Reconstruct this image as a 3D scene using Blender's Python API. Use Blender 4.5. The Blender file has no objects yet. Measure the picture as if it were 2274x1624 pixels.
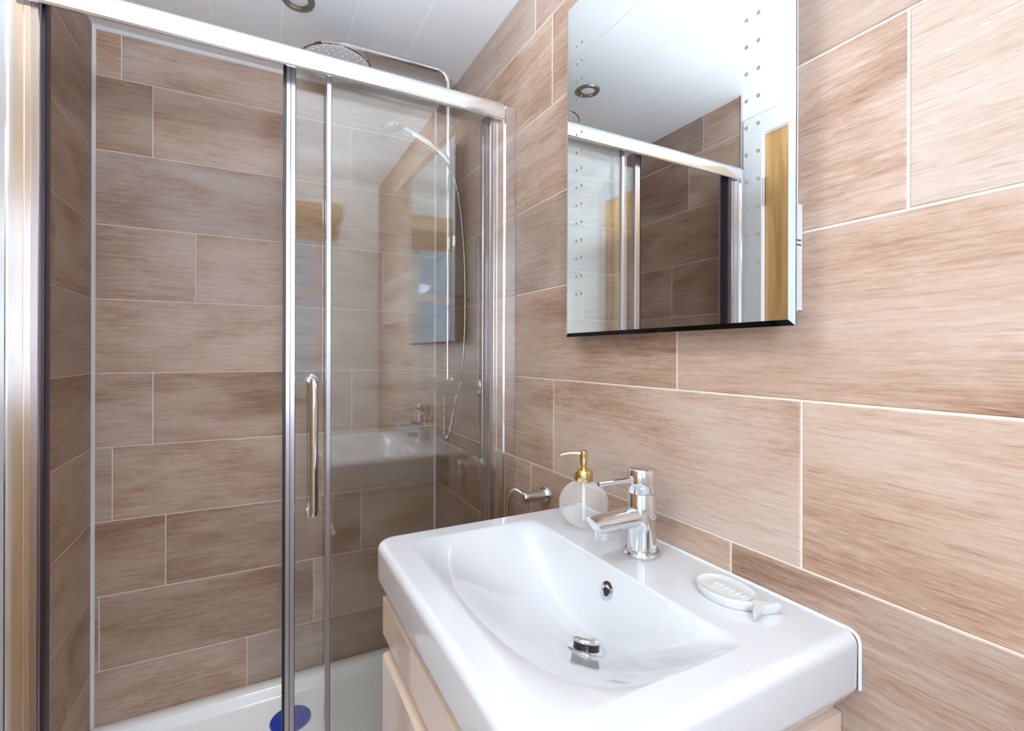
import bpy, bmesh, math, random
from mathutils import Vector, Matrix
C = bpy.context
SC = C.scene
COL = SC.collection
random.seed(11)
PI = math.pi

# ------------------------------------------------------------------ camera, world, light, exposure
CAMH = 1.18
cam_d = bpy.data.cameras.new('camera')
cam = bpy.data.objects.new('camera', cam_d)
COL.objects.link(cam)
cam_d.sensor_fit = 'HORIZONTAL'
cam_d.sensor_width = 36.0
cam_d.lens = 1086.45 / 2274 * 36.0
cam_d.shift_y = -25.4 / 2274
cam_d.clip_start = 0.01
cam.matrix_world = (Matrix.Translation((0, 0, CAMH)) @ Matrix.Rotation(math.radians(-27.878), 4, 'Z')
                    @ Matrix.Rotation(PI / 2, 4, 'X') @ Matrix.Rotation(0.00278, 4, 'Z'))
SC.camera = cam

w = bpy.data.worlds.new('daylight')
SC.world = w
w.use_nodes = True
w.node_tree.nodes['Background'].inputs[0].default_value = (0.70, 0.84, 1.0, 1)
w.node_tree.nodes['Background'].inputs[1].default_value = .9

SC.view_settings.view_transform = 'Standard'
SC.view_settings.look = 'None'
SC.view_settings.gamma = 1.0
SC.view_settings.use_curve_mapping = False
SC.view_settings.exposure = 0.42
SC.cycles.max_bounces = 16
SC.cycles.diffuse_bounces = 8
SC.cycles.glossy_bounces = 8
SC.cycles.transparent_max_bounces = 24
SC.cycles.caustics_reflective = False
SC.cycles.caustics_refractive = False
SC.cycles.sample_clamp_indirect = 4.0
SC.cycles.use_denoising = True

ADDED_BOWL_STRENGTH = 205.0    # added fill light, an unseen uplighter bowl above the camera
SHOWER_POWER = 30.0
WINDOW_POWER = 23.0

# room: right (basin) wall, left wall, shower back wall, wall behind the camera, ceiling
XR, XL, YB, YN, ZC = 0.634, -0.418, 1.842, -0.415, CAMH + 0.960
T = 0.22
ZROW = CAMH - 0.273 * T       # a grout line; others every T

wl_d = bpy.data.lights.new('window_daylight', 'AREA')
wl_d.shape = 'RECTANGLE'
wl_d.size, wl_d.size_y = 0.29, 0.90
wl_d.energy = WINDOW_POWER
wl_d.color = (0.95, 0.965, 1.0)
wl = bpy.data.objects.new('window_daylight', wl_d)
COL.objects.link(wl)
wl.location = (-0.08, YN - 0.06, 1.46)
wl.rotation_euler = (PI / 2, 0, 0)      # shines towards +Y
wl_d.use_shadow = True

# ------------------------------------------------------------------ materials
def mat(name, color=(.8, .8, .8), rough=.5, metal=0., coat=0., spec=.5):
    m = bpy.data.materials.new(name)
    m.use_nodes = True
    b = m.node_tree.nodes['Principled BSDF']
    b.inputs['Base Color'].default_value = (*color, 1)
    b.inputs['Roughness'].default_value = rough
    b.inputs['Metallic'].default_value = metal
    b.inputs['Coat Weight'].default_value = coat
    b.inputs['Coat Roughness'].default_value = .04
    b.inputs['Specular IOR Level'].default_value = spec
    return m

def N(m, typ, **kw):
    n = m.node_tree.nodes.new(typ)
    for k, v in kw.items():
        setattr(n, k, v)
    return n

def L(m, a, b):
    m.node_tree.links.new(a, b)

def ramp(m, stops):
    r = N(m, 'ShaderNodeValToRGB')
    e = r.color_ramp.elements
    while len(e) < len(stops):
        e.new(.5)
    for el, (p, c) in zip(e, stops):
        el.position = p
        el.color = (*c, 1)
    return r

def noise(m, vec, scale, detail=4, rough=.55, dist=0.):
    mp = N(m, 'ShaderNodeMapping')
    mp.inputs['Scale'].default_value = (scale[0], scale[1], 1)
    L(m, vec, mp.inputs['Vector'])
    n = N(m, 'ShaderNodeTexNoise')
    n.inputs['Scale'].default_value = 1
    n.inputs['Detail'].default_value = detail
    n.inputs['Roughness'].default_value = rough
    n.inputs['Distortion'].default_value = dist
    L(m, mp.outputs[0], n.inputs['Vector'])
    return n.outputs['Fac']

def math2(m, op, a, b):
    n = N(m, 'ShaderNodeMath', operation=op)
    for i, v in enumerate((a, b)):
        if isinstance(v, (int, float)):
            n.inputs[i].default_value = v
        else:
            L(m, v, n.inputs[i])
    return n.outputs[0]

def mixc(m, blend, fac, a, b):
    n = N(m, 'ShaderNodeMix', data_type='RGBA', blend_type=blend)
    if isinstance(fac, (int, float)):
        n.inputs[0].default_value = fac
    else:
        L(m, fac, n.inputs[0])
    for idx, v in ((6, a), (7, b)):
        if isinstance(v, tuple):
            n.inputs[idx].default_value = (*v, 1)
        else:
            L(m, v, n.inputs[idx])
    return n.outputs[2]

def wood_tile():
    m = mat('wood_effect_tile', rough=.48, spec=.42)
    b = m.node_tree.nodes['Principled BSDF']
    uv = N(m, 'ShaderNodeUVMap', uv_map='UVMap').outputs[0]
    broad = noise(m, uv, (2.2, 6.5), 3, .55, .9)
    mid = noise(m, uv, (9, 125), 5, .7, .4)
    fine = noise(m, uv, (48, 560), 3, .65)
    band = noise(m, uv, (1.1, 3.8), 2, .5, 1.2)
    f = math2(m, 'ADD', math2(m, 'MULTIPLY', broad, .40), math2(m, 'MULTIPLY', mid, .34))
    f = math2(m, 'ADD', f, math2(m, 'MULTIPLY', fine, .26))
    f = math2(m, 'ADD', f, math2(m, 'MULTIPLY', math2(m, 'SUBTRACT', band, .5), .34))
    r = ramp(m, [(.34, (.215, .118, .073)), (.43, (.345, .214, .147)), (.51, (.440, .312, .240)), (.64, (.520, .410, .345))])
    L(m, f, r.inputs[0])
    # pale saw flecks
    fl = noise(m, uv, (26, 150), 2, .5)
    flm = ramp(m, [(.70, (0, 0, 0)), (.78, (1, 1, 1))])
    L(m, fl, flm.inputs[0])
    c = mixc(m, 'MIX', math2(m, 'MULTIPLY', flm.outputs[0], .35), r.outputs[0], (.72, .64, .57))
    po = noise(m, uv, (13, 260), 2, .5, .3)
    pom = ramp(m, [(.33, (1, 1, 1)), (.40, (0, 0, 0))])
    L(m, po, pom.inputs[0])
    c = mixc(m, 'MULTIPLY', math2(m, 'MULTIPLY', pom.outputs[0], .45), c, (.66, .58, .52))
    at = N(m, 'ShaderNodeVertexColor', layer_name='tint')
    c = mixc(m, 'MULTIPLY', 1.0, c, at.outputs['Color'])
    L(m, c, b.inputs['Base Color'])
    bp = N(m, 'ShaderNodeBump')
    bp.inputs['Strength'].default_value = .06
    bp.inputs['Distance'].default_value = .002
    L(m, mid, bp.inputs['Height'])
    L(m, bp.outputs[0], b.inputs['Normal'])
    return m

def oak(name, base, dark, scale=(40, 3)):
    m = mat(name, rough=.35)
    b = m.node_tree.nodes['Principled BSDF']
    tc = N(m, 'ShaderNodeTexCoord').outputs['Object']
    sw = N(m, 'ShaderNodeSeparateXYZ')
    L(m, tc, sw.inputs[0])
    cb = N(m, 'ShaderNodeCombineXYZ')
    a = math2(m, 'ADD', sw.outputs[0], sw.outputs[1])
    L(m, a, cb.inputs[0])
    L(m, sw.outputs[2], cb.inputs[1])
    n = noise(m, cb.outputs[0], scale, 5, .6, 1.2)
    r = ramp(m, [(.32, dark), (.62, base)])
    L(m, n, r.inputs[0])
    L(m, r.outputs[0], b.inputs['Base Color'])
    return m

def thin_glass(name, tint=(.985, .995, .99), f0=.12):
    """thin clear pane: lets light straight through and mirrors by the viewing angle"""
    m = bpy.data.materials.new(name)
    m.use_nodes = True
    nt = m.node_tree
    nt.nodes.remove(nt.nodes['Principled BSDF'])
    out = nt.nodes['Material Output']
    tr = N(m, 'ShaderNodeBsdfTransparent')
    tr.inputs[0].default_value = (*tint, 1)
    gl = N(m, 'ShaderNodeBsdfGlossy')
    gl.inputs['Roughness'].default_value = 0.0
    lw = N(m, 'ShaderNodeLayerWeight')
    lw.inputs['Blend'].default_value = .5
    p = math2(m, 'POWER', lw.outputs['Facing'], 5)
    f = math2(m, 'ADD', math2(m, 'MULTIPLY', p, 1 - f0), f0)
    mx = N(m, 'ShaderNodeMixShader')
    L(m, f, mx.inputs[0])
    L(m, tr.outputs[0], mx.inputs[1])
    L(m, gl.outputs[0], mx.inputs[2])
    L(m, mx.outputs[0], out.inputs[0])
    return m

def milky_glass():
    m = bpy.data.materials.new('milky_glass')
    m.use_nodes = True
    nt = m.node_tree
    b = nt.nodes['Principled BSDF']
    b.inputs['Base Color'].default_value = (.90, .90, .89, 1)
    b.inputs['Roughness'].default_value = .08
    tr = N(m, 'ShaderNodeBsdfTransparent')
    mx = N(m, 'ShaderNodeMixShader')
    lw = N(m, 'ShaderNodeLayerWeight')
    f = math2(m, 'ADD', math2(m, 'MULTIPLY', math2(m, 'POWER', lw.outputs['Facing'], 2.2), .5), .19)
    L(m, f, mx.inputs[0])
    L(m, tr.outputs[0], mx.inputs[1])
    L(m, b.outputs[0], mx.inputs[2])
    L(m, mx.outputs[0], nt.nodes['Material Output'].inputs[0])
    return m

def plaster(name, col, amt=.03):
    m = mat(name, col, .6)
    b = m.node_tree.nodes['Principled BSDF']
    tc = N(m, 'ShaderNodeTexCoord').outputs['Object']
    n = noise(m, tc, (6, 6), 4)
    c = mixc(m, 'MIX', n, tuple(v * (1 - amt) for v in col), tuple(min(1, v * (1 + amt)) for v in col))
    L(m, c, b.inputs['Base Color'])
    return m

M = {}
M['tile'] = wood_tile()
M['grout'] = plaster('cream_grout', (.70, .61, .52), .05)
M['paint'] = plaster('pale_wall_paint', (.90, .90, .88), .01)
M['white_gloss'] = mat('white_gloss_paint', (.82, .83, .84), .22)
M['ceiling'] = plaster('white_ceiling_board', (.84, .855, .89), .01)
M['ceiling'].node_tree.nodes['Principled BSDF'].inputs['Roughness'].default_value = .3
M['groove'] = mat('ceiling_groove_white', (.97, .97, .98), .4)
M['bead'] = mat('white_sealant', (.74, .75, .77), .3)
M['floor'] = oak('grey_vinyl_floor', (.50, .47, .44), (.36, .33, .31), (3, 30))
M['oak'] = oak('oak_veneer', (.62, .37, .15), (.44, .23, .075), (34, 2.6))
M['oak2'] = oak('oak_pelmet', (.55, .34, .14), (.42, .24, .09), (8, 30))
M['chrome'] = mat('polished_chrome', (.80, .81, .83), .06, 1)
M['satin'] = mat('satin_chrome', (.80, .80, .82), .20, 1)
M['post'] = mat('bright_chrome_profile', (.88, .87, .875), .13, 1)
M['stile'] = mat('grey_anodised_metal', (.58, .57, .62), .24, 1)
M['alu'] = mat('bright_anodised_aluminium', (.87, .875, .89), .16, .80)
M['steel'] = mat('brushed_steel', (.58, .58, .59), .24, 1)
M['gold'] = mat('polished_gold', (.80, .63, .29), .12, 1)
M['mirror'] = mat('mirror_silver', (.81, .84, .845), 0.0, 1)
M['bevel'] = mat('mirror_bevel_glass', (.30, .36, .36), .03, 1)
M['dark_reflection'] = mat('mirror_bevel_dark_reflection', (.05, .06, .06), .05, 1)  # dark reflection painted into the bottom bevel strip
M['grey_reflection'] = mat('mirror_bevel_grey_reflection', (.50, .57, .58), .02, 1)  # grey-blue reflection put into the colour of the near side bevel
M['ceramic'] = mat('white_ceramic', (.635, .64, .655), .07, 0, .3)
M['acrylic'] = mat('white_acrylic', (.90, .91, .91), .18)
M['cream'] = mat('cream_gloss_lacquer', (.72, .58, .47), .12, 0, .5)
M['plastic'] = mat('white_plastic', (.84, .84, .86), .25)
M['grey_plastic'] = mat('light_grey_plastic', (.66, .66, .70), .3)
M['black'] = mat('black_rubber', (.012, .010, .014), .35)
M['seal'] = mat('dark_gasket', (.022, .015, .024), .38)
M['dark'] = mat('drain_shadow_black', (.01, .01, .01), .3)
M['blue'] = mat('blue_protective_film', (.003, .035, .36), .25)
M['dish'] = mat('white_matt_ceramic', (.60, .61, .595), .35)
M['led'] = mat('led_dot_amber', (.20, .18, .09), .4)
M['glass'] = thin_glass('clear_glass')
M['pane'] = thin_glass('window_glass', (.9, .95, 1.0))
M['milky'] = milky_glass()
M['soap'] = mat('white_soap', (.86, .86, .85), .25)
M['lens'] = mat('lamp_lens', (.45, .5, .55), .1)
M['bezel'] = mat('dull_nickel', (.42, .40, .38), .3, 1)
_e = M['lens'].node_tree.nodes['Principled BSDF']
_e.inputs['Emission Color'].default_value = (1, .97, .92, 1)
_e.inputs['Emission Strength'].default_value = .12

# ------------------------------------------------------------------ mesh helpers
def link(name, bm, m, parent=None, smooth=True, angle=35, bevel=0, bseg=2):
    me = bpy.data.meshes.new(name)
    if bevel:
        es = [e for e in bm.edges if len(e.link_faces) == 2 and e.calc_face_angle(0) > .5]
        bmesh.ops.bevel(bm, geom=es, offset=bevel, segments=bseg, affect='EDGES', profile=.6, clamp_overlap=True)
    bmesh.ops.recalc_face_normals(bm, faces=bm.faces)
    if smooth:
        for f in bm.faces:
            f.smooth = True
        for e in bm.edges:
            if len(e.link_faces) == 2 and e.calc_face_angle(0) > math.radians(angle):
                e.smooth = False
    bm.to_mesh(me)
    bm.free()
    for mm in (m if isinstance(m, (list, tuple)) else [m]):
        me.materials.append(mm)
    o = bpy.data.objects.new(name, me)
    COL.objects.link(o)
    if parent:
        o.parent = parent
        o.matrix_parent_inverse = Matrix.Translation(-parent.location)
    return o

def box(bm, x0, x1, y0, y1, z0, z1, mi=0):
    vs = [bm.verts.new(p) for p in ((x0, y0, z0), (x1, y0, z0), (x1, y1, z0), (x0, y1, z0),
                                    (x0, y0, z1), (x1, y0, z1), (x1, y1, z1), (x0, y1, z1))]
    fs = []
    for q in ((0, 3, 2, 1), (4, 5, 6, 7), (0, 1, 5, 4), (1, 2, 6, 5), (2, 3, 7, 6), (3, 0, 4, 7)):
        f = bm.faces.new([vs[i] for i in q])
        f.material_index = mi
        fs.append(f)
    return fs

def bx(*a):
    bm = bmesh.new()
    box(bm, *a)
    return bm

def prism(pts, axis, a, b, bm=None):
    """closed outline extruded along an axis; pts are pairs in the other two axes, in order (x,y,z without axis)"""
    bm = bm or bmesh.new()
    def P(p, t):
        return {'x': (t, p[0], p[1]), 'y': (p[0], t, p[1]), 'z': (p[0], p[1], t)}[axis]
    va = [bm.verts.new(P(p, a)) for p in pts]
    vb = [bm.verts.new(P(p, b)) for p in pts]
    n = len(pts)
    for i in range(n):
        bm.faces.new((va[i], va[(i + 1) % n], vb[(i + 1) % n], vb[i]))
    bm.faces.new(va[::-1])
    bm.faces.new(vb)
    return bm

def lathe(profile, center=(0, 0, 0), axis=(0, 0, 1), seg=48, bm=None):
    """profile: (radius, height) along axis; radius 0 closes the end"""
    bm = bm or bmesh.new()
    ax = Vector(axis).normalized()
    q = Vector((0, 0, 1)).rotation_difference(ax)
    c = Vector(center)
    rings = []
    for r, h in profile:
        if r < 1e-6:
            rings.append([bm.verts.new(c + q @ Vector((0, 0, h)))])
        else:
            rings.append([bm.verts.new(c + q @ Vector((r * math.cos(2 * PI * i / seg), r * math.sin(2 * PI * i / seg), h))) for i in range(seg)])
    for a, b in zip(rings, rings[1:]):
        for i in range(seg):
            j = (i + 1) % seg
            if len(a) == 1 and len(b) == 1:
                continue
            if len(a) == 1:
                bm.faces.new((a[0], b[j], b[i]))
            elif len(b) == 1:
                bm.faces.new((a[i], a[j], b[0]))
            else:
                bm.faces.new((a[i], a[j], b[j], b[i]))
    for ring, flip in ((rings[0], True), (rings[-1], False)):
        if len(ring) > 1:
            bm.faces.new(ring[::-1] if flip else ring)
    return bm

def smooth_path(pts, n=10):
    """Catmull-Rom through pts"""
    P = [Vector(p) for p in pts]
    P = [2 * P[0] - P[1]] + P + [2 * P[-1] - P[-2]]
    out = []
    for i in range(1, len(P) - 2):
        for k in range(n):
            t = k / n
            p0, p1, p2, p3 = P[i - 1], P[i], P[i + 1], P[i + 2]
            out.append(.5 * ((2 * p1) + (p2 - p0) * t + (2 * p0 - 5 * p1 + 4 * p2 - p3) * t * t + (3 * p1 - p0 - 3 * p2 + p3) * t ** 3))
    out.append(P[-2])
    return out

def corner_path(pts, rad, n=8):
    """straight runs with rounded corners"""
    P = [Vector(p) for p in pts]
    out = [P[0]]
    for i in range(1, len(P) - 1):
        a = (P[i - 1] - P[i]).normalized()
        b = (P[i + 1] - P[i]).normalized()
        r = min(rad, (P[i - 1] - P[i]).length * .49, (P[i + 1] - P[i]).length * .49)
        s, e = P[i] + a * r, P[i] + b * r
        for k in range(n + 1):
            t = k / n
            out.append((1 - t) ** 2 * s + 2 * t * (1 - t) * P[i] + t * t * e)
    out.append(P[-1])
    return out

def tube(path, rad, seg=16, bm=None):
    bm = bm or bmesh.new()
    P = [Vector(p) for p in path]
    n = len(P)
    tang = [(P[min(i + 1, n - 1)] - P[max(i - 1, 0)]).normalized() for i in range(n)]
    up = Vector((0, 0, 1)) if abs(tang[0].z) < .9 else Vector((1, 0, 0))
    u = tang[0].cross(up).normalized()
    rings = []
    for i in range(n):
        if i:
            u = (tang[i - 1].rotation_difference(tang[i]) @ u)
            u = (u - tang[i] * u.dot(tang[i])).normalized()
        v = tang[i].cross(u)
        r = rad(i, n) if callable(rad) else rad
        rings.append([bm.verts.new(P[i] + r * (math.cos(2 * PI * k / seg) * u + math.sin(2 * PI * k / seg) * v)) for k in range(seg)])
    for a, b in zip(rings, rings[1:]):
        for k in range(seg):
            j = (k + 1) % seg
            bm.faces.new((a[k], a[j], b[j], b[k]))
    bm.faces.new(rings[0][::-1])
    bm.faces.new(rings[-1])
    return bm

def thing(name, label, cat, loc=(0, 0, 0), group=None):
    o = bpy.data.objects.new(name, None)
    o.empty_display_size = .05
    COL.objects.link(o)
    o.location = loc
    C.view_layer.update()
    return tag(o, label, cat, group)

def tag(o, label, cat, group=None):
    o['label'] = label
    o['category'] = cat
    if group:
        o['group'] = group
    return o

def struct(o, label, cat):
    o['kind'] = 'structure'
    return tag(o, label, cat)

# ------------------------------------------------------------------ tiled walls
GW = .0028
def tile_face(bm, uvl, tl, P, u0, u1, z0, z1, depth, flip):
    """one tile standing proud of the grout bed, with a tiny rounded edge; P(u, z, d) gives the point"""
    e, d1 = .0012, depth
    off = (random.uniform(0, 40), random.uniform(0, 40))
    k = random.uniform(.925, 1.04)
    h = random.uniform(-.022, .022)
    col = (k * (1 + h), k, k * (1 - h * 1.2), 1)
    o = [P(u0, z0, 0), P(u1, z0, 0), P(u1, z1, 0), P(u0, z1, 0)]
    i = [P(u0 + e, z0 + e, d1), P(u1 - e, z0 + e, d1), P(u1 - e, z1 - e, d1), P(u0 + e, z1 - e, d1)]
    uo = [(u0, z0), (u1, z0), (u1, z1), (u0, z1)]
    vo = [bm.verts.new(p) for p in o]
    vi = [bm.verts.new(p) for p in i]
    quads = [(vi, uo)]
    for a in range(4):
        b = (a + 1) % 4
        quads.append(([vo[a], vo[b], vi[b], vi[a]], [uo[a], uo[b], uo[b], uo[a]]))
    for vs, us in quads:
        if flip:
            vs, us = vs[::-1], us[::-1]
        f = bm.faces.new(vs)
        f.material_index = 0
        for lp, (a, b) in zip(f.loops, us):
            lp[uvl].uv = (a + off[0], b + off[1])
            lp[tl] = col

def tiled_wall(name, P, flip, ua, ub, za, zb, joints, default_step=.594, extra=None):
    bm = bmesh.new()
    uvl = bm.loops.layers.uv.new('UVMap')
    tl = bm.loops.layers.color.new('tint')
    dep = .0010
    k0 = math.floor((za - ZROW) / T) - 1
    z = ZROW + k0 * T
    row = k0
    while z < zb:
        zl, zh = max(z + GW / 2, za), min(z + T - GW / 2, zb)
        if zh - zl > .004:
            j = joints.get(row)
            if j is None:
                j = random.uniform(ua, ua + default_step)
            while j > ua:
                j -= default_step
            edges = [ua - GW / 2]
            while j < ub:
                if j > ua + .003:
                    edges.append(j)
                j += default_step
            edges.append(ub + GW / 2)
            for a, b in zip(edges, edges[1:]):
                a, b = a + GW / 2, b - GW / 2
                if b - a > .005:
                    tile_face(bm, uvl, tl, P, a, b, zl, zh, dep, flip)
        z += T
        row += 1
    # grout bed and the wall behind it
    pts = [P(ua, za, 0), P(ub, za, 0), P(ub, zb, 0), P(ua, zb, 0)]
    bk = [P(ua, za, -.06), P(ub, za, -.06), P(ub, zb, -.06), P(ua, zb, -.06)]
    v1 = [bm.verts.new(p) for p in pts]
    v2 = [bm.verts.new(p) for p in bk]
    fl = [v1, v2[::-1]] + [[v1[a], v2[a], v2[(a + 1) % 4], v1[(a + 1) % 4]] for a in range(4)]
    for vs in fl:
        f = bm.faces.new(vs[::-1] if flip else vs)
        f.material_index = 1
    if extra:
        extra(bm)
    me = bpy.data.meshes.new(name)
    bm.to_mesh(me)
    bm.free()
    for k in ('tile', 'grout', 'paint'):
        me.materials.append(M[k])
    o = bpy.data.objects.new(name, me)
    COL.objects.link(o)
    return o

# row index: tile row whose lower grout line is ZROW + row*T
# right wall (u = y); joints where the photo shows them
jr = {4: 1.0755, 3: .9958, 2: .70, 1: .2742 + .594, 0: .6013, -1: .9856, -2: 1.0893 - .594, -3: .954, -4: .7}
wr = tiled_wall('wall_right', lambda u, z, d: Vector((XR + .001 - d, u, z)), False, YN, YB, 0, ZC, jr, .597)
struct(wr, 'right wall in wood effect plank tiles behind basin and mirror', 'wall')
jb = {4: -.3505, 3: -.2737, 2: .0897, 1: -.162, 0: .10, -1: -.2716, -2: -.3697, -3: -.2386, -4: -.3993, -5: -.016}
wb = tiled_wall('wall_back', lambda u, z, d: Vector((u, YB + .001 - d, z)), False, XL, XR, 0, ZC, jb, .5885)
struct(wb, 'shower end wall in wood effect plank tiles facing the camera', 'wall')
YT = 1.205               # where the tiling of the left wall stops
DY0, DY1, DZ = .420, 1.115, 1.962   # door opening
jl = {1: 1.545, 0: 1.30, 2: 1.25, 3: 1.453, 4: 1.378, -1: 1.40, -2: 1.28, -3: 1.36, -4: 1.64, -5: 1.30}
def left_plain(bm):
    x0, x1 = XL - .06, XL - .001
    box(bm, x0, x1, DY1, YT, 0, ZC, 2)
    box(bm, x0, x1, DY0, DY1, DZ, ZC, 2)
    box(bm, x0, x1, YN, DY0, 0, ZC, 2)
wlft = tiled_wall('wall_left', lambda u, z, d: Vector((XL - .001 + d, u, z)), True, YT, YB, 0, ZC, jl, .594, left_plain)
struct(wlft, 'left wall, tiled inside the shower and painted white around the door', 'wall')

# wall behind the camera with a tall window
WX0, WX1, WZ0, WZ1 = -.25, .35, .96, 1.98
bm = bmesh.new()
ya, yb_ = YN - .08, YN
box(bm, XL - .06, WX0, ya, yb_, 0, ZC)
box(bm, WX1, XR + .06, ya, yb_, 0, ZC)
box(bm, WX0, WX1, ya, yb_, 0, WZ0)
box(bm, WX0, WX1, ya, yb_, WZ1, ZC)
struct(link('wall_front', bm, M['paint'], smooth=False), 'pale painted wall with a tall window, behind the camera', 'wall')
bm = bmesh.new()
for a in ((WX0, WX0 + .05, WZ0, WZ1), (WX1 - .05, WX1, WZ0, WZ1), (WX0 + .05, WX1 - .05, 1.490, 1.540), (WX0 + .05, WX1 - .05, WZ0, WZ0 + .05), (WX0 + .05, WX1 - .05, WZ1 - .05, WZ1)):
    box(bm, a[0], a[1], YN - .055, YN - .01, a[2], a[3])
win = struct(link('window_1', bm, M['white_gloss'], bevel=.003), 'white framed window with a transom in the wall behind the camera', 'window')
link('pane', bx(WX0 + .05, WX1 - .05, YN - .036, YN - .030, WZ0 + .05, WZ1 - .05), M['pane'], win, smooth=False)
link('window_sill', bx(WX0 - .02, WX1 + .02, YN - .02, YN + .03, WZ0 - .02, WZ0), M['white_gloss'], win, bevel=.003)

bld = thing('window_blind', 'oak blind with moulded pelmet pulled up over the tall window', 'blind', (.05, YN + .03, 1.80))
link('pelmet', prism([(YN + .001, 1.900), (YN + .052, 1.900), (YN + .058, 1.915), (YN + .058, 1.945), (YN + .068, 1.960), (YN + .068, 1.986), (YN + .001, 1.986)], 'x', -.314, .414), M['oak2'], bld, bevel=.001)
bm = bmesh.new()
for i in range(9):
    box(bm, -.298, .398, YN + .006, YN + .046, 1.798 + i * .0113, 1.798 + i * .0113 + .0085)
link('slat_stack', bm, M['oak2'], bld, smooth=False)

# floor and ceiling
struct(link('floor', bx(XL - .06, XR + .06, YN - .08, YB + .06, -.06, 0), M['floor'], smooth=False), 'grey plank floor of the bathroom', 'floor')
bm = bmesh.new()
g = [XL - .06, -.290, -.107, .070, .2516, .433, XR + .06]
for a, b in zip(g, g[1:]):
    box(bm, a + .0012, b - .0012, YN - .08, YB + .06, ZC, ZC + .012, 0)
box(bm, XL - .06, XR + .06, YN - .08, YB + .06, ZC + .0010, ZC + .06, 1)
struct(link('ceiling', bm, [M['ceiling'], M['groove']], bevel=.0012, bseg=1), 'white ceiling of long grooved boards', 'ceiling')

# white corner beads and edge trims
def trim(n, bm, label):
    return struct(link('trim_%d' % n, bm, M['bead'], bevel=.001), label, 'trim')
trim(1, prism([(XL, YB), (XL + .008, YB), (XL, YB - .008)], 'z', .08, ZC), 'white sealant line in the left corner of the shower')
trim(2, prism([(XR, YB), (XR - .006, YB), (XR, YB - .006)], 'z', .08, ZC), 'white sealant line in the right corner of the shower')
trim(3, bx(XL, XL + .006, YT - .010, YT - .0005, .0, ZC), 'white edge strip where left wall tiling ends beside the door')
trim(4, prism([(YB, ZC), (YB - .010, ZC), (YB - .006, ZC - .004), (YB, ZC - .008)], 'x', XL, XR), 'thin white strip along the top of the shower end wall')

# ------------------------------------------------------------------ door in the left wall
door = struct(link('door_1', bx(XL - .045, XL - .005, DY0 + .003, DY1 - .003, .006, DZ - .003), M['oak'], bevel=.001), 'plain oak door in white frame, seen only in the mirror', 'door')
bm = bmesh.new()
box(bm, XL, XL + .014, DY1, DY1 + .072, 0, DZ + .072)
box(bm, XL, XL + .014, DY0 - .072, DY0, 0, DZ + .072)
box(bm, XL, XL + .014, DY0, DY1, DZ, DZ + .072)
link('architrave', bm, M['white_gloss'], door, bevel=.003)
for z in (.25, 1.0, 1.757):
    link('hinge', lathe([(0, 0), (.006, .001), (.006, .099), (0, .1)], (XL + .004, DY1 - .001, z - .05), seg=16), M['steel'], door)
hd = lathe([(0, 0), (.024, 0), (.024, .006), (.009, .008), (.009, .045), (0, .046)], (XL - .005, DY0 + .06, 1.0), (1, 0, 0), 24)
tube([(XL + .038, DY0 + .06, 1.0), (XL + .038, DY0 + .175, 1.0)], .009, 12, hd)
link('lever_handle', hd, M['steel'], door)

# ------------------------------------------------------------------ downlights
def downlight(x, y, power, label, size=.045):
    t = thing('downlight', label, 'light', (x, y, ZC), 'recessed ceiling downlights')
    link('bezel', lathe([(.026, .004), (.026, -.003), (.030, -.006), (.040, -.005), (.043, -.001), (.043, .0005), (.030, .004)], (x, y, ZC - .0005), seg=40), M['bezel'], t)
    link('lens', lathe([(0, -.002), (.020, -.002), (.0255, .0005), (.0255, .003), (0, .003)], (x, y, ZC - .0012), seg=32), M['lens'], t)
    ld = bpy.data.lights.new('downlight_lamp', 'SPOT')
    ld.energy = power
    ld.spot_size = math.radians(62)
    ld.spot_blend = 1.0
    ld.shadow_soft_size = size
    ld.color = (.96, .98, 1.0)
    lo = bpy.data.objects.new('downlight_lamp', ld)
    COL.objects.link(lo)
    lo.parent = t
    lo.location = (0, 0, -.012)
    return t
downlight(.105, 1.445, SHOWER_POWER, 'round steel downlight in the ceiling above the shower')

# unseen uplighter bowl, added to brighten the room by bounce off the ceiling
gx, gy, gz, gr = .02, .50, ZC - .420, .100
gl = thing('added_uplighter', 'added opal fill light bowl hung out of view below the ceiling', 'light', (gx, gy, ZC))
def lit(name, k):
    m = mat(name, (.85, .85, .85), .4)
    b_ = m.node_tree.nodes['Principled BSDF']
    b_.inputs['Emission Color'].default_value = (.79, .91, 1.0, 1)
    b_.inputs['Emission Strength'].default_value = ADDED_BOWL_STRENGTH * k
    return m
link('diffuser', lathe([(0, .006), (gr - .010, .006), (gr - .008, .003), (gr - .008, -.002), (0, -.002)], (gx, gy, gz), seg=40), lit('added_diffuser_lit', 1.0), gl)
link('bowl', lathe([(gr, .004)] + [(gr * math.cos(math.radians(a)), gr * .62 * math.sin(math.radians(a))) for a in range(0, -90, -6)] + [(0, -gr * .62), (0, -gr * .62 + .004)] + [((gr - .004) * math.cos(math.radians(a)), (gr - .004) * .60 * math.sin(math.radians(a))) for a in range(-84, 1, 6)] + [(gr - .004, .004)], (gx, gy, gz), seg=40), lit('added_bowl_lit', .10), gl)
link('stem', lathe([(0, 0), (.007, 0), (.007, ZC - gz - .024), (.045, ZC - gz - .022), (.048, ZC - gz - .0075), (0, ZC - gz - .0075)], (gx, gy, gz + .007), seg=32), M['steel'], gl)

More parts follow.
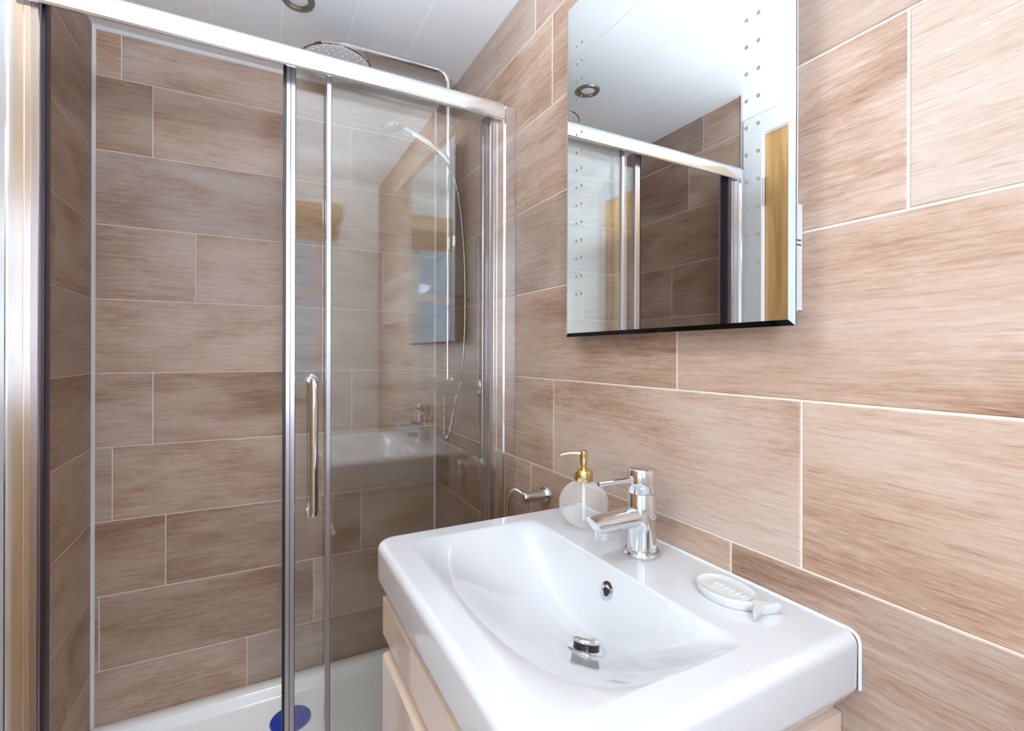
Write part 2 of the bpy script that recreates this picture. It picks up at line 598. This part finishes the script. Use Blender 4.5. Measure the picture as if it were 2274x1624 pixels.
# ------------------------------------------------------------------ shower tray and drain cover
TZ = .080
bm = bmesh.new()
x0, x1, y0, y1 = XL + .001, XR - .001, 1.165, YB - .001
def ring(ins, z, r, n=6):
    pts = []
    for cx, cy, a0 in ((x1 - ins - r, y1 - ins - r, 0), (x0 + ins + r, y1 - ins - r, PI / 2), (x0 + ins + r, y0 + ins + r, PI), (x1 - ins - r, y0 + ins + r, 1.5 * PI)):
        for k in range(n + 1):
            a = a0 + k / n * PI / 2
            pts.append(bm.verts.new((cx + r * math.cos(a), cy + r * math.sin(a), z)))
    return pts
rs = [ring(0, 0, .002), ring(0, TZ - .004, .002), ring(.003, TZ, .003), ring(.040, TZ - .001, .03), ring(.046, TZ - .004, .035), ring(.062, TZ - .026, .045), ring(.072, TZ - .031, .05), ring(.22, TZ - .037, .08)]
for a, b in zip(rs, rs[1:]):
    n = len(a)
    for i in range(n):
        bm.faces.new((a[i], a[(i + 1) % n], b[(i + 1) % n], b[i]))
bm.faces.new(rs[0][::-1])
bm.faces.new(rs[-1])
tag(link('shower_tray', bm, M['acrylic'], angle=60), 'low white shower tray under the glass screen', 'shower tray')
dz = TZ - .0372
wc = thing('waste_cover', 'round blue film covered waste cap in the white shower tray', 'drain cover', (.105, 1.655, dz))
link('flange', lathe([(0, 0), (.062, 0), (.062, .0025), (.058, .004), (0, .004)], (.105, 1.655, dz)), M['plastic'], wc)
link('cap', lathe([(0, .004), (.0555, .004), (.0585, .006), (.0575, .009), (.045, .0115), (0, .013)], (.105, 1.655, dz)), M['blue'], wc)

# ------------------------------------------------------------------ shower screen
scr = thing('shower_screen', 'chrome framed sliding glass shower screen spanning wall to wall', 'shower screen', (.105, 1.22, TZ))
SZ0, SZ1 = TZ + .001, CAMH + .684
RZ0, RZ1 = CAMH + .634, CAMH + .687
# top rail, rounded nose
RB = RZ0 - .003
pts = [(1.2150, RB + .030), (1.1830, RB + .004), (1.1800, RB + .0005), (1.1755, RB), (1.1715, RB + .003), (1.1700, RB + .008), (1.1700, RB + .014)]
for k in range(1, 11):
    a = k / 10 * PI / 2
    pts.append((1.1700 + .034 * (1 - math.cos(a)), RB + .014 + (RZ1 - RB - .014) * math.sin(a)))
pts += [(1.246, RZ1), (1.250, RZ1 - .004), (1.250, RB + .038), (1.244, RB + .034)]
link('top_rail', prism(pts, 'x', XL + .040, XR - .038), M['alu'], scr, angle=30)
link('bottom_rail', prism([(1.188, SZ0), (1.188, SZ0 + .028), (1.194, SZ0 + .034), (1.240, SZ0 + .034), (1.246, SZ0 + .028), (1.246, SZ0)], 'x', XL + .073, XR - .073), M['satin'], scr)
for s in (-1, 1):
    xw = XL if s < 0 else XR
    f = lambda d: xw + (d if s < 0 else -d)
    prof = [(f(.0008), 1.180), (f(.030), 1.180), (f(.0315), 1.1815), (f(.0315), 1.187), (f(.0520), 1.187), (f(.0530), 1.188), (f(.0540), 1.187), (f(.0620), 1.187), (f(.0620), 1.249), (f(.0315), 1.249), (f(.0315), 1.254), (f(.0008), 1.254)]
    p = link('wall_post', prism(prof, 'z', SZ0, SZ1 - .012), M['post'], scr, angle=20)
    jp = [(f(.0622), 1.1885), (f(.0715), 1.1885), (f(.0730), 1.190), (f(.0730), 1.204), (f(.0712), 1.205), (f(.0712), 1.236), (f(.0730), 1.237), (f(.0730), 1.247), (f(.0720), 1.248), (f(.0622), 1.248)]
    link('jamb', prism(jp, 'z', SZ0 + .036, SZ1 - .030), M['stile'], p, angle=20)
    gk = [(f(.0705), 1.206), (f(.0755), 1.206), (f(.0765), 1.208), (f(.0765), 1.234), (f(.0755), 1.236), (f(.0705), 1.236)]
    if s < 0:
        link('gasket', prism(gk, 'z', SZ0 + .036, RZ0 + .025), M['seal'], p)
# fixed pane, right half, front track
fp = link('fixed_panel', bx(.157, XR - .0745, 1.1985, 1.2040, SZ0 + .035, RZ0 + .0215), M['glass'], scr, smooth=False)
link('edge_trim', prism([(.1475, 1.196), (.1490, 1.1945), (.1580, 1.1945), (.1595, 1.196), (.1595, 1.2065), (.1580, 1.208), (.1490, 1.208), (.1475, 1.2065)], 'z', SZ0 + .035, RZ0 + .0175), M['stile'], fp)
# sliding door, pushed open to the right behind the fixed pane
dr = link('sliding_door', bx(.082, .546, 1.2230, 1.2285, SZ0 + .036, RZ0 + .0215), M['glass'], scr, smooth=False)
link('stile', prism([(.0640, 1.218), (.0655, 1.2165), (.0730, 1.2165), (.0740, 1.2185), (.0750, 1.2165), (.0835, 1.2165), (.0850, 1.218), (.0850, 1.2335), (.0835, 1.235), (.0655, 1.235), (.0640, 1.2335)], 'z', SZ0 + .036, RZ0 + .031), M['stile'], dr)
link('magnetic_seal', prism([(.0590, 1.219), (.0638, 1.218), (.0638, 1.233), (.0590, 1.232)], 'z', SZ0 + .036, RZ0 + .031), M['black'], dr)
hx, hz0, hz1 = .1215, CAMH - .366, CAMH - .062
hb = tube(corner_path([(hx, 1.222, hz1), (hx, 1.180, hz1), (hx, 1.180, hz0), (hx, 1.222, hz0)], .022), .0092, 20)
for z in (hz0, hz1):
    lathe([(0, 0), (.0140, 0), (.0140, .006), (.0125, .008), (0, .008)], (hx, 1.2229, z), (0, -1, 0), 28, hb)
link('handle', hb, M['chrome'], dr)

# ------------------------------------------------------------------ shower set
VX, VY, VZ = .563, 1.540, CAMH - .104
sh = thing('shower_valve_set', 'chrome bar shower valve with riser, overhead rose and hand shower', 'shower', (VX, VY, VZ))
vb = lathe([(0, -.171), (.017, -.171), (.020, -.168), (.0205, -.120), (.0195, -.118), (.0195, -.116), (.0205, -.114), (.0205, .114), (.0195, .116), (.0195, .118), (.0205, .120), (.020, .168), (.017, .171), (0, .171)], (VX, VY, VZ), (0, 1, 0), 40)
link('bar_valve', vb, M['bezel'], sh)
for s in (-1, 1):
    e = lathe([(0, 0), (.026, 0), (.026, .004), (.022, .010), (.0135, .012), (.0135, .055), (0, .055)], (XR - .0005, VY + s * .125, VZ + .001), (-1, 0, 0), 32)
    link('wall_elbow', e, M['chrome'], sh)
AZ = CAMH + .922
RY = 1.516
link('riser', tube(corner_path([(VX, RY, VZ + .0195), (VX, RY, AZ), (.2138, RY, AZ - .006), (.2138, RY, CAMH + .868)], .045, 10), .0100, 20), M['chrome'], sh)
link('wall_bracket', lathe([(0, 0), (.016, 0), (.016, .004), (.005, .006), (.005, .060), (0, .060)], (XR - .0005, RY, CAMH + .19), (-1, 0, 0), 24), M['steel'], sh)
bm = lathe([(0, .022), (.014, .022), (.016, .012), (.040, .010), (.092, .004), (.099, .001), (.100, -.003), (.097, -.006), (0, -.006)], (.2138, RY, CAMH + .856), seg=56)
ros = link('overhead_rose', bm, M['chrome'], sh)
bm = bmesh.new()
for rr, n in ((.018, 6), (.036, 12), (.054, 18), (.072, 24), (.087, 30)):
    for k in range(n):
        a = 2 * PI * k / n
        lathe([(.0018, 0), (.0014, -.0025), (0, -.0027)], (.2138 + rr * math.cos(a), RY + rr * math.sin(a), CAMH + .8490), seg=6, bm=bm)
link('spray_face', lathe([(0, -.0062), (.0955, -.0062), (.0955, -.0068), (0, -.0072)], (.2138, RY, CAMH + .856), seg=56), M['plastic'], ros)
noz = link('nozzles', bm, M['grey_plastic'], ros)
noz['kind'] = 'stuff'
# hand shower on its slider
HZ = CAMH + .640
sl = lathe([(0, -.024), (.0155, -.024), (.017, -.020), (.017, .020), (.0155, .024), (0, .024)], (VX, RY, HZ), seg=32)
tube([(VX - .012, RY, HZ), (VX - .032, RY - .004, HZ + .004)], .012, 20, sl)
link('slider', sl, M['chrome'], sh)
hp = smooth_path([(VX - .004, RY - .018, HZ - .022), (VX - .032, RY - .014, HZ + .006), (VX - .075, RY - .010, HZ + .030), (VX - .120, RY - .006, HZ + .050), (VX - .150, RY - .004, HZ + .058)], 8)
hs = tube(hp, lambda i, n: .0115 + .004 * math.sin(PI * i / n) + (.006 * max(0, i / n - .75) / .25), 20)
lathe([(0, .014), (.022, .012), (.040, .003), (.044, -.004), (.042, -.009), (0, -.009)], (VX - .186, RY - .002, HZ + .060), (-.22, 0, 1), 40, hs)
link('hand_shower', hs, M['chrome'], sh)
hop = smooth_path([(VX - .004, RY - .018, HZ - .022), (VX + .010, RY - .022, HZ - .060), (VX + .026, RY - .040, HZ - .16), (VX + .036, RY - .052, HZ - .32), (VX + .038, RY - .056, HZ - .50), (VX + .032, RY - .052, HZ - .66),
                   (VX + .022, RY - .022, HZ - .78), (VX + .012, RY + .006, HZ - .885), (VX + .004, RY + .022, HZ - .925), (VX - .001, RY + .024, HZ - .90), (VX, RY + .024, HZ - .80), (VX, RY + .024, VZ - .020)], 26)
link('hose', tube(hop, lambda i, n: .0062 + (.0009 if i % 2 else -.0006), 12), M['bezel'], sh)

# ------------------------------------------------------------------ wash basin
BX0, BX1, BY0, BY1, BZ = .192, XR - .0012, .318, .890, CAMH - .329
bxf, bxb, byc, bhy = .236, .4925, .604, .238
def bowl_depth(x, y):
    u, v = (x - bxf) / (bxb - bxf), (y - byc) / bhy
    if u <= 0 or u >= 1 or abs(v) >= 1:
        return 0.
    A = (1 - v * v) ** 1.15
    # the floor falls away gently from the front to the waste, then a steep back wall
    t = min(1, u / .74)
    t = t * t / (t + .10) * 1.10
    F = t * (1.28 - .28 * t * t)
    bk = min(1, (1 - u) / .18)
    B = math.sin(bk * PI / 2) ** .9
    return .094 * A * F * B
def outline(ins, n_corner=10, n_side=54):
    pts = []
    xa, xb, ya, yb = BX0 + ins, BX1, BY0 + ins, BY1 - ins
    rf, rb = max(.034 - ins, .01), .006
    corners = [((xb - rb, yb - rb), rb, 0), ((xa + rf, yb - rf), rf, PI / 2), ((xa + rf, ya + rf), rf, PI), ((xb - rb, ya + rb), rb, 1.5 * PI)]
    for i, ((cx, cy), r, a0) in enumerate(corners):
        arc = [(cx + r * math.cos(a0 + k / n_corner * PI / 2), cy + r * math.sin(a0 + k / n_corner * PI / 2)) for k in range(n_corner + 1)]
        pts += arc
        (nx, ny), nr, na = corners[(i + 1) % 4]
        e = (nx + nr * math.cos(na), ny + nr * math.sin(na))
        s = arc[-1]
        for k in range(1, n_side):
            t = k / n_side
            pts.append((s[0] + (e[0] - s[0]) * t, s[1] + (e[1] - s[1]) * t))
    return pts
bm = bmesh.new()
R = .013
base = outline(R)
ccx, ccy = .378, .604
NR = 150
rings = []
cv = bm.verts.new((ccx, ccy, BZ - bowl_depth(ccx, ccy)))
for k in range(1, NR + 1):
    t = k / NR
    row = []
    for px, py in base:
        x, y = ccx + (px - ccx) * t, ccy + (py - ccy) * t
        row.append(bm.verts.new((x, y, BZ - bowl_depth(x, y))))
    rings.append(row)
for k in range(1, 6):
    a = k / 5 * PI / 2
    rings.append([bm.verts.new((p[0], p[1], BZ - R * (1 - math.cos(a)))) for p in outline(R * (1 - math.sin(a)))])
for ins, dzz in ((.0, .0145), (.0, .018), (.0005, .060), (.001, .064), (.004, .070), (.012, .082), (.022, .096), (.030, .104), (.034, .1044)):
    rings.append([bm.verts.new((p[0], p[1], BZ - dzz)) for p in outline(ins)])
n = len(base)
for i in range(n):
    bm.faces.new((cv, rings[0][i], rings[0][(i + 1) % n]))
for a, b in zip(rings, rings[1:]):
    for i in range(n):
        bm.faces.new((a[i], b[i], b[(i + 1) % n], a[(i + 1) % n]))
bm.faces.new(rings[-1][::-1])
bas = tag(link('wash_basin', bm, M['ceramic'], angle=80), 'white rectangular ceramic wash basin on the cream cabinet', 'basin')
bas.data.update()
# overflow
oy = .597
ox = bxb - .010
oz = BZ - bowl_depth(ox, oy)
nrm = Vector((-.93, 0, .36)).normalized()
oc = Vector((ox, oy, oz)) - nrm * .001
bm = lathe([(.0075, .001), (.0085, .0035), (.0135, .0030), (.0150, .0005), (.0150, -.001), (.0075, -.001)], oc, nrm, 36)
link('overflow_ring', bm, M['chrome'], bas)
link('overflow_hole', lathe([(0, .0012), (.0078, .0012), (.0078, -.001), (0, -.001)], oc, nrm, 28), M['dark'], bas)
# sealant line where the basin meets the tiles
sp_ = [(XR - .0010, BY1 + .0005, BZ - .060), (XR - .0010, BY1 + .0005, BZ + .0005), (XR - .0010, BY0 - .0005, BZ + .0005), (XR - .0010, BY0 - .0005, BZ - .066)]
bm = tube(corner_path(sp_, .015, 8), .0021, 10)
trim(5, bm, 'white sealant line where the basin meets the tiled wall')

# waste
wx, wy = .414, .558
wz = BZ - bowl_depth(wx, wy)
gxx = (bowl_depth(wx + .02, wy) - bowl_depth(wx - .02, wy)) / .04
gyy = (bowl_depth(wx, wy + .02) - bowl_depth(wx, wy - .02)) / .04
wn = Vector((gxx, gyy, 1)).normalized()
wo = Vector((wx, wy, wz))
wa = thing('basin_waste', 'chrome pop up waste plug in the bottom of the basin', 'plug', (wx, wy, wz))
link('flange', lathe([(.0185, .0044), (.0200, .0050), (.0265, .0044), (.0290, .0024), (.0290, -.0012), (.0185, -.0012)], wo, wn, 48), M['chrome'], wa)
link('plug_stem', lathe([(0, -.003), (.0182, -.003), (.0182, .0115), (0, .0115)], wo, wn, 40), M['dark'], wa)
link('plug_cap', lathe([(.0185, .0112), (.0200, .0122), (.0205, .0148), (.0192, .0166), (.0145, .0184), (0, .0194)], wo, wn, 44), M['chrome'], wa)

# ------------------------------------------------------------------ tap
tx, ty = .5695, .6150
tap = thing('basin_tap', 'chrome mono basin tap with a thin side lever', 'tap', (tx, ty, BZ))
link('base_ring', lathe([(0, 0), (.0300, 0), (.0305, .003), (.0285, .0065), (.024, .008), (0, .008)], (tx, ty, BZ + .0003), seg=56), M['chrome'], tap)
link('body', lathe([(.0240, .008), (.0232, .011), (.0230, .040), (.0230, .0985), (.0222, .1000), (.0222, .1012), (0, .1012)], (tx, ty, BZ), seg=56), M['chrome'], tap)
link('cap', lathe([(0, .1016), (.0226, .1016), (.0232, .1026), (.0232, .1385), (.0222, .1405), (.0200, .1418), (0, .1425)], (tx, ty, BZ), seg=56), M['chrome'], tap)
lv = tube([(tx - .020, ty, BZ + .124), (tx - .026, ty, BZ + .1245), (tx - .030, ty, BZ + .1245), (tx - .088, ty, BZ + .1245), (tx - .0895, ty, BZ + .1245)], lambda i, n: (.0062, .0058, .0044, .0040, .0032)[i], 20)
link('lever', lv, M['chrome'], tap)
# spout: broad flattened bar, cut off at a slant
sp = bmesh.new()
rows = []
for k, (dx, hw, hh, zc) in enumerate(((-.010, .0172, .0172, .0625), (-.030, .0170, .0165, .0625), (-.060, .0166, .0155, .0620), (-.088, .0162, .0148, .0612), (-.098, .0160, .0140, .0608))):
    rowv = []
    for i in range(28):
        a = 2 * PI * i / 28
        yy, zz = hw * math.cos(a), hh * math.sin(a)
        ca = (abs(math.cos(a)) ** .9) * (1 if math.cos(a) >= 0 else -1)
        sa = (abs(math.sin(a)) ** .95) * (1 if math.sin(a) >= 0 else -1)
        slant = (-.010 * sa) if k == 4 else 0
        rowv.append(sp.verts.new((tx + dx - slant * -1 - (.0), ty + hw * ca, BZ + zc + hh * sa)))
    rows.append(rowv)
for a, b in zip(rows, rows[1:]):
    for i in range(28):
        j = (i + 1) % 28
        sp.faces.new((a[i], a[j], b[j], b[i]))
sp.faces.new(rows[0][::-1])
sp.faces.new(rows[-1])
link('spout', sp, M['chrome'], tap, angle=50)
link('aerator', lathe([(0, 0), (.0105, 0), (.0112, .002), (.0112, .016), (0, .016)], (tx - .0835, ty, BZ + .0385), (.12, 0, 1), 32), M['chrome'], tap)

# ------------------------------------------------------------------ soap dispenser
sx, sy = .5590, .7620
sd = thing('soap_dispenser', 'round frosted glass soap dispenser with a gold pump', 'soap dispenser', (sx, sy, BZ))
rb_ = .0475
prof = [(0, .0006), (.016, .0006), (.019, .0016)]
for k in range(1, 23):
    a = math.radians(-66 + k * 136 / 22)
    prof.append((rb_ * math.cos(a), .0445 + rb_ * .93 * math.sin(a)))
prof += [(.0150, .0885), (.0150, .0925), (0, .0925)]
link('bottle', lathe(prof, (sx, sy, BZ), seg=64), M['milky'], sd)
link('dip_tube', lathe([(0, .012), (.0030, .012), (.0030, .0915), (0, .0915)], (sx, sy, BZ), seg=16), M['plastic'], sd)
link('collar', lathe([(0, .0880), (.0172, .0880), (.0176, .0890), (.0176, .1060), (.0160, .1085), (.0085, .1095), (.0085, .1120), (.0056, .1130), (0, .1130)], (sx, sy, BZ), seg=44), M['gold'], sd)
pm = lathe([(0, .1130), (.0052, .1130), (.0052, .1185), (.0068, .1195), (.0072, .1300), (.0078, .1380), (.0070, .1440), (.0045, .1460), (0, .1465)], (sx, sy, BZ), seg=32)
nd = Vector((-.88, .47, 0))
b0 = Vector((sx, sy, BZ + .1395))
tube(smooth_path([b0 + nd * .003, b0 + nd * .018 + Vector((0, 0, .0006)), b0 + nd * .034 + Vector((0, 0, -.0006)), b0 + nd * .044 + Vector((0, 0, -.004))], 6), lambda i, n: .0036 - .0016 * i / n, 14, pm)
link('pump_head', pm, M['gold'], sd)

# ------------------------------------------------------------------ fish shaped soap dish
def fish_half(t):
    """half width along the fish, t = 0 nose .. 1 tail"""
    body = [(0, .004), (.03, .011), (.09, .0175), (.18, .0225), (.30, .0250), (.44, .0250), (.58, .0225), (.68, .0185), (.76, .0125), (.81, .0070), (.845, .0058), (.88, .0078), (.93, .0150), (.975, .0210), (1.0, .0205)]
    for (a, ya), (b, yb2) in zip(body, body[1:]):
        if a <= t <= b:
            s = (t - a) / (b - a)
            s = s * s * (3 - 2 * s) * .5 + s * .5
            return 1.22 * (ya + (yb2 - ya) * s)
    return body[-1][1]
fz = BZ + .0005
fdir = Vector((-.02, -1, 0)).normalized()      # nose to tail
fside = Vector((1, -.02, 0)).normalized()      # towards the wall
fo = Vector((.5690, .494, fz))
FL = .106
def fpt(t, s, z, ins=0):
    notch = 0
    if t > .9:
        notch = .011 * (t - .9) / .1 * (1 - abs(s)) ** 1.0
    hw = max(fish_half(t) - ins, .001)
    tt = t
    if ins:
        tt = .5 + (t - .5) * (1 - 2 * ins / FL)
    return fo + fdir * (FL * tt - notch * .5) + fside * (hw * s) + Vector((0, 0, z))
bm = bmesh.new()
NT, NS = 60, 14
def fgrid(ins, zf):
    return [[bm.verts.new(fpt(i / NT, -1 + 2 * j / NS, zf(i / NT, -1 + 2 * j / NS), ins)) for j in range(NS + 1)] for i in range(NT + 1)]
def dish_top(t, s):
    e = min(1, (1 - abs(s)) / .25) * min(1, t / .07) * min(1, max(0, (.80 - t)) / .06)
    z = .0135 - .0026 * max(0, e)
    if .20 < t < .74 and abs(s) < .66:
        z += .0019 * (.5 + .5 * math.cos(t * 2 * PI * 24)) * (.62 + .38 * math.cos(s * PI * 12))
    return z
top = fgrid(.0012, dish_top)
bot = fgrid(.0042, lambda t, s: 0.0)
mid = fgrid(0, lambda t, s: .0095)
def border(g):
    out = [g[i][0] for i in range(NT + 1)] + [g[NT][j] for j in range(1, NS + 1)] + [g[i][NS] for i in range(NT - 1, -1, -1)] + [g[0][j] for j in range(NS - 1, 0, -1)]
    return out
bt, bb = border(top), border(bot)
bmid = border(mid)
keep = set(bmid)
bmesh.ops.delete(bm, geom=[v for r in mid for v in r if v not in keep], context='VERTS')
for g, fl in ((top, False), (bot, True)):
    for i in range(NT):
        for j in range(NS):
            q = (g[i][j], g[i + 1][j], g[i + 1][j + 1], g[i][j + 1])
            bm.faces.new(q[::-1] if fl else q)
nb = len(bt)
for a, b in ((bt, bmid), (bmid, bb)):
    for i in range(nb):
        bm.faces.new((a[i], a[(i + 1) % nb], b[(i + 1) % nb], b[i]))
fd = tag(link('soap_dish', bm, M['dish'], angle=60), 'white fish shaped soap dish on the basin ledge', 'soap dish')
ep = fpt(.15, .12, .0120)
link('eye', lathe([(.0013, 0), (.0010, .0006), (0, .0008)], ep - Vector((0, 0, .0010)), seg=12), M['grey_plastic'], fd)

# ------------------------------------------------------------------ vanity cabinet
cab = thing('vanity_cabinet', 'cream gloss vanity cabinet under the white basin', 'cabinet', (.42, .61, 0))
CX0, CY0, CY1, CZ1 = .206, .338, .880, BZ - .1048
bm = bmesh.new()
box(bm, CX0 + .019, XR - .0015, CY0, CY0 + .016, .10, CZ1)
box(bm, CX0 + .019, XR - .0015, CY1 - .016, CY1, .10, CZ1)
box(bm, CX0 + .019, XR - .0015, CY0 + .0162, CY1 - .0162, .10, .116)
box(bm, XR - .012, XR - .0015, CY0 + .0162, CY1 - .0162, .1162, CZ1 - .10)
link('carcass', bm, M['cream'], cab, bevel=.0008, bseg=1)
link('plinth', bx(CX0 + .060, XR - .0015, CY0 + .01, CY1 - .01, .0, .0995), M['cream'], cab, smooth=False)
zg = CAMH - .499
link('fascia', prism([(CX0 + .0185, CZ1), (CX0 + .001, CZ1), (CX0, CZ1 - .001), (CX0, zg), (CX0 + .001, zg - .002), (CX0 + .0125, zg - .031), (CX0 + .0185, zg - .031)], 'y', CY0, CY1), M['cream'], cab, smooth=False)
link('drawer_front', prism([(CX0 + .0185, zg - .0335), (CX0 + .003, zg - .0365), (CX0, zg - .0395), (CX0, .102), (CX0 + .001, .101), (CX0 + .0185, .101)], 'y', CY0, CY1), M['cream'], cab, smooth=False)

# ------------------------------------------------------------------ mirror
MX = .5895
my0, my1, mz0, mz1 = .371, .871, CAMH + .0365, CAMH + .732
mir = thing('wall_mirror', 'frameless wall mirror with two columns of small dots down each side', 'mirror', (MX, (my0 + my1) / 2, mz0))
bw = .0075
link('mirror_plate', bx(MX, MX + .003, my0 + bw, my1 - bw, mz0 + bw, mz1 - bw), M['mirror'], mir, smooth=False)
bm = bmesh.new()
inn = [bm.verts.new((MX, y, z)) for y, z in ((my0 + bw, mz0 + bw), (my1 - bw, mz0 + bw), (my1 - bw, mz1 - bw), (my0 + bw, mz1 - bw))]
out = [bm.verts.new((MX + .0030, y, z)) for y, z in ((my0, mz0), (my1, mz0), (my1, mz1), (my0, mz1))]
bck = [bm.verts.new((MX + .0055, v.co.y, v.co.z)) for v in out]
in2 = [bm.verts.new((MX + .0055, v.co.y, v.co.z)) for v in inn]
for i in range(4):
    j = (i + 1) % 4
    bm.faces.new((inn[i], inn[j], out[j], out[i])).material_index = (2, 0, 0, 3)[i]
    bm.faces.new((out[i], out[j], bck[j], bck[i])).material_index = 1
    bm.faces.new((bck[i], bck[j], in2[j], in2[i])).material_index = 1
link('bevelled_edge', bm, [M['mirror'], M['bevel'], M['dark_reflection'], M['grey_reflection']], mir, smooth=False)
link('back_box', bx(MX + .0057, XR - .0005, my0 + .0225, my1 - .030, mz0 + .020, mz1 - .020), M['plastic'], mir, bevel=.002)
cb_ = link('control_box', bx(MX + .012, XR - .0008, my0 + .0165, my0 + .0223, CAMH + .058, CAMH + .196), M['grey_plastic'], mir, bevel=.0015)
for z in (CAMH + .142, CAMH + .148):
    link('slot', bx(MX + .016, XR - .004, my0 + .0160, my0 + .0166, z, z + .0016), M['seal'], cb_, smooth=False)
link('sensor_button', lathe([(0, 0), (.007, 0), (.007, .002), (.005, .004), (0, .0045)], (MX + .0185, my0 + .0167, CAMH + .090), (0, -1, 0), 24), M['black'], cb_)
led0 = None
for y in (.4202, .4380, .8144, .8318):
    for k in range(15):
        z = CAMH + .1236 + .0366 * k
        if led0 is None:
            led0 = link('light_dot', lathe([(0, .0002), (.0026, .0002), (.0026, .0004), (0, .0004)], (0, 0, 0), (-1, 0, 0), 14), M['led'])
            led0['label'] = 'small amber light dot'
            led0.parent = mir
            o = led0
        else:
            o = led0.copy()
            COL.objects.link(o)
            o.parent = mir
        o.matrix_parent_inverse = Matrix.Identity(4)
        o.location = Vector((MX, y, z)) - mir.location

# ------------------------------------------------------------------ toilet roll holder
hy, hz = 1.012, CAMH - .342
rh = thing('toilet_roll_holder', 'chrome roll holder with a curved arm between screen and basin', 'roll holder', (XR, hy, hz))
link('wall_flange', lathe([(0, 0), (.0215, 0), (.0215, .005), (.0195, .009), (0, .009)], (XR - .0005, hy, hz), (-1, 0, 0), 40), M['chrome'], rh)
link('post', lathe([(0, .008), (.0135, .008), (.0130, .012), (.0130, .056), (.0132, .058), (.0132, .066), (.0118, .068), (0, .068)], (XR, hy, hz), (-1, 0, 0), 36), M['chrome'], rh)
ap = smooth_path([(XR - .062, hy, hz + .002), (XR - .070, hy + .004, hz + .012), (XR - .080, hy + .012, hz + .0185), (XR - .088, hy + .022, hz + .012), (XR - .091, hy + .030, hz - .008), (XR - .091, hy + .034, hz - .035), (XR - .088, hy + .030, hz - .062), (XR - .080, hy + .010, hz - .078), (XR - .078, hy - .04, hz - .080), (XR - .078, hy - .095, hz - .080)], 8)
link('arm', tube(ap, .0042, 14), M['chrome'], rh)
